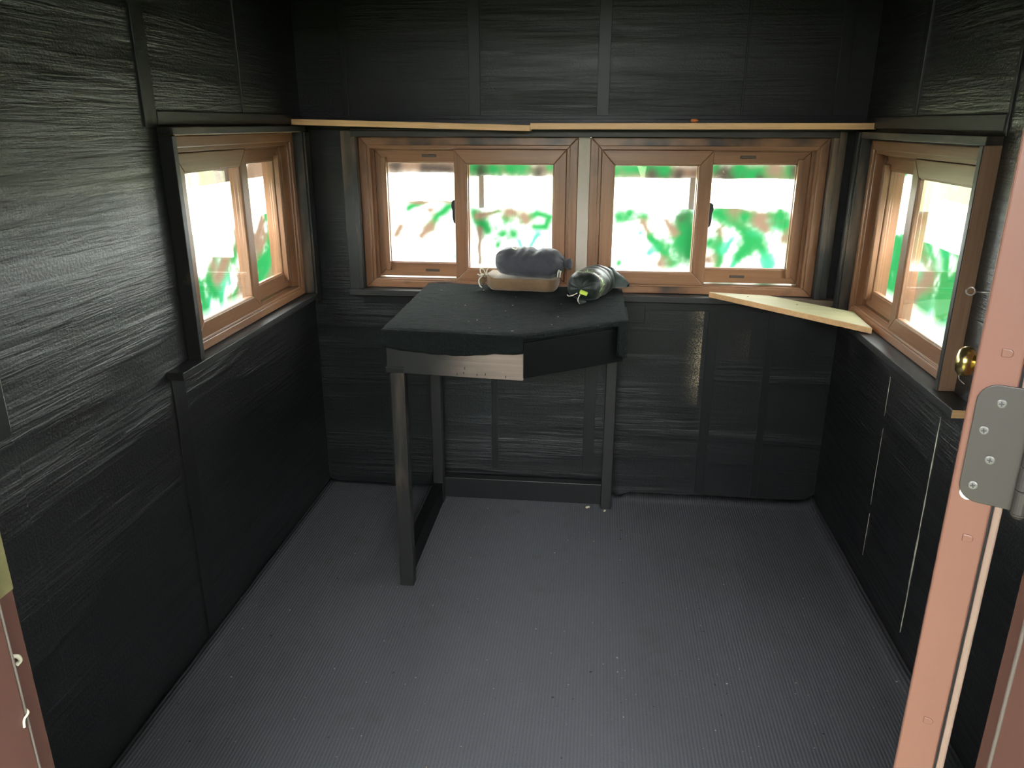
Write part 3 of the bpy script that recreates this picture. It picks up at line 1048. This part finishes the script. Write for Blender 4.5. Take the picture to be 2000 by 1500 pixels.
# sprayed strokes on the sheets outside the far windows: (colour, radius, path of x, z in metres)
PAINT = [('G',0.0194,[(-0.764,1.124),(-0.711,1.147)]),
('G',0.0242,[(-0.576,1.146),(-0.648,1.097),(-0.679,1.051)]),
('B',0.0158,[(-0.679,1.051),(-0.716,1.013)]),
('B',0.0182,[(-0.8,1.052),(-0.823,1.017)]),
('B',0.0133,[(-0.676,1.116)]),
('B',0.0055,[(-0.757,1.149),(-0.567,1.154)]),
('T',0.0182,[(-0.572,0.931)]),
('G',0.0303,[(-0.496,1.11),(-0.467,1.068)]),
('G',0.023,[(-0.461,1.065),(-0.441,1.04)]),
('B',0.0097,[(-0.481,1.099),(-0.42,1.11),(-0.397,1.118)]),
('G',0.0315,[(-0.366,1.092)]),
('B',0.017,[(-0.357,1.115),(-0.328,1.107)]),
('G',0.023,[(-0.282,1.09),(-0.242,1.115),(-0.191,1.097),(-0.205,1.059),(-0.253,1.058)]),
('B',0.0145,[(-0.288,1.082),(-0.294,1.102)]),
('G',0.0194,[(-0.386,1.029)]),
('G',0.0279,[(-0.338,1.027)]),
('T',0.0103,[(-0.312,0.999),(-0.303,0.971)]),
('T',0.0121,[(-0.239,1.026),(-0.27,0.974)]),
('G',0.0194,[(-0.401,0.983)]),
('B',0.0091,[(-0.474,1.042),(-0.474,0.909)]),  # not spray: post showing through the cloth, painted as a brown stroke
('G',0.0319,[(0.085,1.098)]),
('G',0.0235,[(0.122,1.114)]),
('G',0.0291,[(0.177,1.102)]),
('B',0.0118,[(0.175,1.08),(0.21,1.02)]),
('G',0.0166,[(0.21,1.02),(0.268,0.957)]),
('G',0.0249,[(0.243,0.994)]),
('G',0.0415,[(0.34,1.111),(0.325,1.016)]),
('D',0.0166,[(0.322,1.095),(0.321,1.073)]),
('G',0.0457,[(0.344,1.009)]),
('G',0.0277,[(0.35,1.054),(0.358,0.952)]),
('B',0.0125,[(0.26,1.088),(0.296,1.044)]),
('G',0.036,[(0.291,0.921)]),
('B',0.018,[(0.251,0.92)]),
('T',0.0166,[(0.207,0.965)]),
('G',0.018,[(0.086,0.92)]),
('T',0.0097,[(0.164,1.039)]),
('G',0.0402,[(0.48,1.113)]),
('G',0.0235,[(0.451,1.123),(0.519,1.124)]),
('G',0.0291,[(0.519,1.091),(0.569,1.057),(0.597,1.023)]),
('G',0.0346,[(0.597,1.026)]),
('G',0.0249,[(0.594,1.02),(0.571,0.975)]),
('T',0.0277,[(0.641,1.08),(0.711,1.085)]),
('G',0.0235,[(0.714,1.085),(0.734,1.022)]),
('G',0.0291,[(0.637,0.992),(0.669,0.929)]),
('T',0.0249,[(0.669,0.929),(0.663,0.896)]),
('B',0.0208,[(0.531,1.129),(0.604,1.107)]),
('B',0.0166,[(0.601,1.108),(0.686,1.115)]),
('B',0.0138,[(0.471,1.056),(0.479,0.941)]),
('G',0.0208,[(0.475,0.986),(0.472,0.912)]),
('G',0.0277,[(0.437,1.005)]),
('B',0.018,[(0.436,0.94)]),
('T',0.0138,[(0.516,1.019),(0.498,0.98)]),
('T',0.0138,[(0.548,0.952),(0.523,0.906)]),
('G',0.0277,[(0.693,1.115)]),
('G',0.0208,[(0.564,1.104)]),
('B',0.0152,[(0.721,1.028)]),
('G',0.0208,[(0.57,0.978),(0.554,0.955)]),
('B',0.0138,[(0.615,1.096),(0.648,1.065)])]
PAINT_TOP = [('B',0.0424,[(-0.844,1.29),(-0.567,1.292)]),
('D',0.0182,[(-0.809,1.291)]),
('D',0.0133,[(-0.694,1.283),(-0.567,1.278)]),
('B',0.0364,[(-0.499,1.282),(-0.183,1.278)]),
('G',0.0242,[(-0.49,1.287)]),
('D',0.0158,[(-0.459,1.275)]),
('G',0.0218,[(-0.416,1.281)]),
('G',0.0206,[(-0.351,1.285)]),
('G',0.0267,[(-0.306,1.288)]),
('D',0.0158,[(-0.239,1.27)]),
('G',0.0121,[(-0.194,1.289)]),
('B',0.0415,[(0.039,1.275),(0.741,1.268)]),
('G',0.0263,[(0.048,1.281)]),
('G',0.0152,[(0.104,1.286),(0.222,1.286)]),
('D',0.0138,[(0.199,1.264),(0.249,1.263)]),
('G',0.0194,[(0.247,1.282)]),
('D',0.0138,[(0.298,1.264)]),
('G',0.018,[(0.437,1.29)]),
('D',0.0249,[(0.476,1.266),(0.525,1.263)]),
('G',0.0194,[(0.523,1.287)]),
('G',0.0277,[(0.573,1.267),(0.627,1.273)]),
('D',0.0111,[(0.605,1.249)]),
('G',0.0235,[(0.709,1.285)]),
('D',0.018,[(0.737,1.28)]),
('B',0.0208,[(0.656,1.285)])]

PCOL = {'G': (.005, .052, .015), 'B': (.054, .034, .024), 'T': (.015, .095, .055), 'D': (.016, .012, .010)}
def sprayed(x, z, strokes):   # soft spray-can edges
    c = [.86, .86, .84]
    wob = Vector((noise.noise(Vector((x * 22, z * 22, 1))), 0, noise.noise(Vector((x * 22, z * 22, 8))))) * .006
    x += wob.x
    z += wob.z
    grit = noise.noise(Vector((x * 60, z * 60, 3)))
    for (k, r, pts) in strokes:
        d = 1e9
        if len(pts) == 1:
            d = math.hypot(x - pts[0][0], z - pts[0][1])
        for (ax, az), (bx, bz) in zip(pts, pts[1:]):
            L = (bx - ax) ** 2 + (bz - az) ** 2
            t_ = max(0, min(1, ((x - ax) * (bx - ax) + (z - az) * (bz - az)) / L)) if L else 0
            d = min(d, math.hypot(x - ax - t_ * (bx - ax), z - az - t_ * (bz - az)))
        q = d / (r * .97) * (1 + .3 * grit)
        if q < 2.6:
            a = math.exp(-.25 * q ** 2.4)
            c = [u + (w_ - u) * a for u, w_ in zip(c, PCOL[k])]
    return c

# ------------------------------------------------------------------ outside: painted sheets hung on posts, ground, trees
def sheet(name, p0, p1, z0, z1, mat, label, cat, group, ztop=None, zbot=None, n=28, ripple=.006, edge=.004, strokes=None):
    """hanging cloth, thin solid; ztop / zbot = True roughens that edge"""
    bm = bmesh.new()
    d = Vector((p1[0] - p0[0], p1[1] - p0[1]))
    nrm = Vector((-d.y, d.x)).normalized()
    M = 16
    hs = [k / 16 for k in range(17)]
    if strokes:
        n = int(d.length / .007)
        zs_ = [z0, .6, .85] + [.86 + .007 * k for k in range(70)] if z0 < .8 else [z0 + .007 * k for k in range(20)]
        zs_ = [q for q in zs_ if q < z1 - .004] + [z1]
        hs = [(q - z0) / (z1 - z0) for q in zs_]
        M = len(hs) - 1
    for side in (0,):
        g = []
        for k in range(n + 1):
            f = k / n
            col = []
            wb = edge * noise.noise(Vector((f * 9, p0[0] * 5 + z0, p0[1] * 3)))
            for m_ in range(M + 1):
                h = hs[m_]
                a = z0 + (wb if zbot else 0)
                b = z1 + (wb if ztop else 0)
                z = a + (b - a) * h
                off = ripple * noise.noise(Vector((f * 5 + p0[0], z * 2.2, p0[1])))
                col.append(bm.verts.new((p0[0] + d.x * f + nrm.x * off, p0[1] + d.y * f + nrm.y * off, z)))
            g.append(col)
        for A, B in zip(g, g[1:]):
            for m_ in range(M):
                bm.faces.new((A[m_], B[m_], B[m_ + 1], A[m_ + 1]))
    o = obj(name, bm, mat, None, smooth=True)
    if strokes:
        at = o.data.color_attributes.new('paint', 'FLOAT_COLOR', 'POINT')
        buf = []
        for v in o.data.vertices:
            buf += sprayed(v.co.x if abs(d.x) > abs(d.y) else v.co.y, v.co.z, strokes) + [1]
        at.data.foreach_set('color', buf)
    setp(o, label, cat, group)
    return o
def mat_painted(name, thin):
    t = NT(name)
    a = t.n('ShaderNodeVertexColor', layer_name='paint')
    tr = t.n('ShaderNodeBsdfTranslucent')
    df = t.n('ShaderNodeBsdfDiffuse')
    t.l(a.outputs['Color'], tr.inputs['Color'])
    t.l(a.outputs['Color'], df.inputs['Color'])
    ms = t.n('ShaderNodeMixShader')
    ms.inputs[0].default_value = thin
    t.l(df.outputs[0], ms.inputs[1])
    t.l(tr.outputs[0], ms.inputs[2])
    t.l(ms.outputs[0], t.out.inputs['Surface'])
    return t.m
PS = mat_painted('sprayed_sheeting', .62)
PV = mat_painted('sprayed_valance', .5)
def random_strokes(seed, n, z0, z1, kinds, y0=2.0, y1=3.3, lean=.12, rr=(.010, .024)):
    rnd = random.Random(seed)
    out = []
    for k in range(n):
        y, z = rnd.uniform(y0, y1), rnd.uniform(z0, z1)
        L = rnd.uniform(.03, .14)
        w_ = rnd.choice((-1, 1)) * rnd.uniform(.3, 1) * lean
        out.append((rnd.choice(kinds), rnd.uniform(*rr), [(y, z), (y + w_ * .5 + rnd.uniform(-.02, .02), z - L * .5), (y + w_, z - L)]))
    return out
PAINT_L = random_strokes(21, 90, .75, 1.14, 'GGGBBT', rr=(.014, .030))
PAINT_R = random_strokes(5, 125, .75, 1.12, 'GGGGTB', rr=(.016, .034))
VAL_L = random_strokes(8, 70, 1.25, 1.40, 'GBBBD', lean=.03, rr=(.012, .03))
VAL_R = random_strokes(9, 70, 1.22, 1.40, 'GGGD', lean=.03, rr=(.012, .03))
GZ = -.30
YC = 3.10
G_S = 'painted sheets hung outside the windows'
sheet('camouflage_sheet', (-1.15, YC + .01), (-.525, YC + .01), GZ, 1.153, PS, 'white sheet with a few green smears outside the far window, left pane', 'sheet', G_S, ztop=True, strokes=PAINT)
sheet('camouflage_sheet', (-.530, YC), (-.06, YC), GZ, 1.129, PS, 'white sheet with green blotches outside the far window, behind the sandbags', 'sheet', G_S, ztop=True, strokes=PAINT)
sheet('camouflage_sheet', (-.06, YC), (.372, YC), GZ, 1.133, PS, 'white sheet with green branches outside the far window right of the white strip', 'sheet', G_S, ztop=True, strokes=PAINT)
sheet('camouflage_sheet', (.372, YC), (1.02, YC), GZ, 1.139, PS, 'white sheet with dense green camouflage outside the far window above the corner shelf', 'sheet', G_S, ztop=True, strokes=PAINT)
sheet('camouflage_valance', (-1.15, YC), (-.535, YC), 1.264, 1.70, PV, 'brown painted valance outside the top of the far window, left pane', 'valance', 'painted valances above the slits', zbot=True, strokes=PAINT_TOP)
sheet('camouflage_valance', (-.535, YC), (-.05, YC), 1.253, 1.70, PV, 'green and brown valance outside the far window, pane above the sandbags', 'valance', 'painted valances above the slits', zbot=True, strokes=PAINT_TOP)
sheet('camouflage_valance', (-.05, YC), (1.02, YC), 1.251, 1.70, PV, 'green and brown valance outside the far window right of the white strip', 'valance', 'painted valances above the slits', zbot=True, strokes=PAINT_TOP)
sheet('camouflage_sheet', (-1.325, 1.6), (-1.325, 3.25), GZ, 1.105, PS, 'brown and green painted sheet outside the left window', 'sheet', G_S, ztop=True, strokes=PAINT_L)
sheet('camouflage_valance', (-1.325, 1.6), (-1.325, 3.25), 1.25, 1.70, PV, 'painted valance outside the top of the left window', 'valance', 'painted valances above the slits', zbot=True, strokes=VAL_L)
sheet('camouflage_sheet', (1.12, 3.25), (1.12, 1.6), GZ, 1.062, PS, 'bright green painted sheet outside the right window', 'sheet', G_S, ztop=True, strokes=PAINT_R)
sheet('camouflage_valance', (1.12, 3.25), (1.12, 1.6), 1.215, 1.70, PV, 'painted valance outside the top of the right window', 'valance', 'painted valances above the slits', zbot=True, strokes=VAL_R)
POST = mat_plain('post_flare_grey', (.33, .32, .31), .6)  # dark posts lightened, lens flare put into the colour
for (x, y, lab) in ((-.468, 3.125, 'thin dark post outside the far window behind the sandbags'), (.357, 3.125, 'thin dark post outside the far window right of the white strip'),
                    (-1.17, 3.125, 'thin dark post at the outer corner by the left window'), (1.04, 3.125, 'thin dark post at the outer corner by the right window')):
    bm = bmesh.new()
    box(bm, x - .011, x + .011, y - .006, y + .016, GZ, 1.72)
    setp(obj('support_post', bm, POST, None, bevel=.002), lab, 'post', 'posts carrying the painted sheets')
bm = bmesh.new()
box(bm, -1.36, 1.15, YC - .005, YC + .022, 1.70, 1.74)
box(bm, -1.34, -1.315, 1.6, YC - .006, 1.70, 1.74)
box(bm, 1.11, 1.135, 1.6, YC - .006, 1.70, 1.74)
setp(obj('hanging_rail', bm, POST), 'dark rail outside carrying the painted valances', 'rail')

t = NT('leaf_litter')
n1 = t.noise(t.coords((1, 1, 1)), 3.0, 6, .65)
n2 = t.noise(t.coords((1, 1, 1)), 40, 4, .7)
c = t.ramp(n1, [(.3, (.16, .13, .07)), (.55, (.12, .16, .06)), (.75, (.24, .20, .13))])
t.pbr(t.mix(t.math('MULTIPLY', n2, .4), c, (.07, .05, .03)), .95, t.bump(n2, .5, .03))
bm = bmesh.new()
g = []
for j in range(41):
    row = []
    for i in range(41):
        x, y = -40 + 2 * i, -40 + 2 * j
        d = math.hypot(x, y - 1.7)
        z = GZ + (.0 if d < 6 else .25 * noise.noise(Vector((x * .07, y * .07, 0))))
        row.append(bm.verts.new((x, y, z)))
    g.append(row)
for j in range(40):
    for i in range(40):
        bm.faces.new((g[j][i], g[j][i + 1], g[j + 1][i + 1], g[j + 1][i]))
setp(obj('ground', bm, t.m, smooth=True), 'leafy ground around the hut', 'ground', kind='structure')
bm = bmesh.new()
box(bm, XL - TH, XR + TH, YF - .12, YB + TH, GZ - .05, -.051)
setp(obj('floor_base', bm, BATTEN), 'dark base under the carpet', 'floor base', kind='structure')

# entry side: unseen overhang and evergreen blockers added to cut doorway light
ROOF = mat_plain('dark_roof_felt', (.03, .03, .03), .9)
bm = bmesh.new()
box(bm, XL - TH - .05, XR + TH + .05, -1.4, YB + TH + .02, ZC + .061, ZC + .12)
setp(obj('roof', bm, ROOF), 'flat dark roof with an overhang added to shade the entry', 'roof', kind='structure')
HEDGE_BLOCKER = mat_plain('hedge_blocker_green', (.03, .05, .025), .9, var=.5, scale=25, bump=.8)
def hedge_blocker(x0, x1, y0, y1, h, label, seed):  # unseen evergreen mass added to block light at the doorway
    bm = bmesh.new()
    rnd = random.Random(seed)
    n = int(max(x1 - x0, y1 - y0) / .35)
    for k in range(n * 9):
        f = rnd.random()
        c = Vector((x0 + (x1 - x0) * rnd.random(), y0 + (y1 - y0) * rnd.random(), GZ + h * rnd.random() ** .9))
        bmesh.ops.create_icosphere(bm, subdivisions=2, radius=rnd.uniform(.25, .42), matrix=Matrix.Translation(c))
    for v in bm.verts:
        v.co += .09 * Vector((noise.noise(v.co * 6), noise.noise(v.co * 6 + Vector((9, 0, 0))), noise.noise(v.co * 6 + Vector((0, 9, 0)))))
    setp(obj('hedge_blocker', bm, HEDGE_BLOCKER, smooth=True), label, 'hedge_blocker', kind='stuff')
hedge_blocker(1.5, 2.3, -4.5, .2, 2.6, 'added evergreen light blocker beside the entry on the hinge side', 3)
hedge_blocker(-2.9, -2.0, -4.5, .2, 2.6, 'added evergreen light blocker beside the entry on the latch side', 6)
hedge_blocker(-3.5, 2.0, -6.0, -5.2, 2.6, 'added evergreen light blocker facing the doorway', 4)

BARK = mat_plain('grey_bark', (.30, .26, .22), .9, var=.3, scale=12, bump=.4)
def tree(loc_, h, seed, label):
    rnd = random.Random(seed)
    bm = bmesh.new()
    def grow(p, d, L, r, lev):
        pts = [p]
        rs = [r]
        q, dd = p.copy(), d.copy()
        for k in range(5):
            dd = (dd + Vector((rnd.uniform(-.15, .15), rnd.uniform(-.15, .15), rnd.uniform(-.02, .10)))).normalized()
            q = q + dd * L / 5
            pts.append(q.copy()); rs.append(r * (1 - .14 * (k + 1)))
        tube(bm, pts, rs, 7 if lev < 2 else 5)
        if lev < 3:
            for k in range(6 if lev == 0 else 4):
                f = rnd.uniform(.15 if lev == 0 else .25, 1)
                i = min(int(f * 5), 4)
                b = pts[i].lerp(pts[i + 1], f * 5 - i)
                a = rnd.uniform(0, 2 * PI)
                nd = (dd * .7 + Vector((math.cos(a), math.sin(a), .25)) * .9).normalized()
                grow(b, nd, L * rnd.uniform(.35, .55), r * .42, lev + 1)
    grow(Vector((0, 0, 0)), Vector((0, 0, 1)), h, .09, 0)
    o = obj('bare_tree', bm, BARK, None, smooth=True)
    o.location = loc_
    setp(o, label, 'tree', 'bare trees beyond the sheets')
for k, (x, y, h) in enumerate(((2.6, 13.0, 4.0), (7.5, 24.0, 6.0), (4.6, 13.5, 4.0), (4.6, 26.0, 6.0), (9.5, 9.5, 5.0), (17, 11.0, 5.0))):
    tree((x, y, GZ - .05), h, 11 + k, ('bare tree beyond the far window on the right, ' + ['nearest of its cluster', 'middle of its cluster', 'beside the window edge', 'farthest and tallest'][k]) if k < 4 else 'bare tree beyond the right window, ' + ['nearer one', 'farther one'][k - 4])

# ------------------------------------------------------------------ light, camera
w = bpy.data.worlds.new('overcast_sky')
S.world = w
w.use_nodes = True
nt = w.node_tree
bg = nt.nodes['Background']
bg.inputs['Color'].default_value = (.97, 1.0, .985, 1)
bg.inputs['Strength'].default_value = 12.0

cam_d = bpy.data.cameras.new('camera')
cam = bpy.data.objects.new('camera', cam_d)
COL.objects.link(cam)
cam_d.sensor_fit = 'HORIZONTAL'
cam_d.sensor_width = 36
cam_d.lens = 1502.0 / 2000 * 36
cam_d.clip_start = .02
p, y, r = 3.26979016e-01, 1.09975656e-01, 9.58e-04
f = Vector((-math.sin(y) * math.cos(p), math.cos(y) * math.cos(p), -math.sin(p)))
rt = Vector((math.cos(y), math.sin(y), 0))
up = rt.cross(f)
c_, s_ = math.cos(r), math.sin(r)
rt2, up2 = rt * c_ + up * s_, -rt * s_ + up * c_
cam.matrix_world = Matrix(((rt2.x, up2.x, -f.x, 0), (rt2.y, up2.y, -f.y, 0), (rt2.z, up2.z, -f.z, 1.45), (0, 0, 0, 1)))
S.camera = cam
S.view_settings.view_transform = 'Standard'
S.view_settings.look = 'None'
S.view_settings.gamma = 1
S.view_settings.exposure = 1.8
S.cycles.max_bounces = 10
S.cycles.transparent_max_bounces = 16
S.cycles.use_denoising = True
S.cycles.caustics_reflective = False
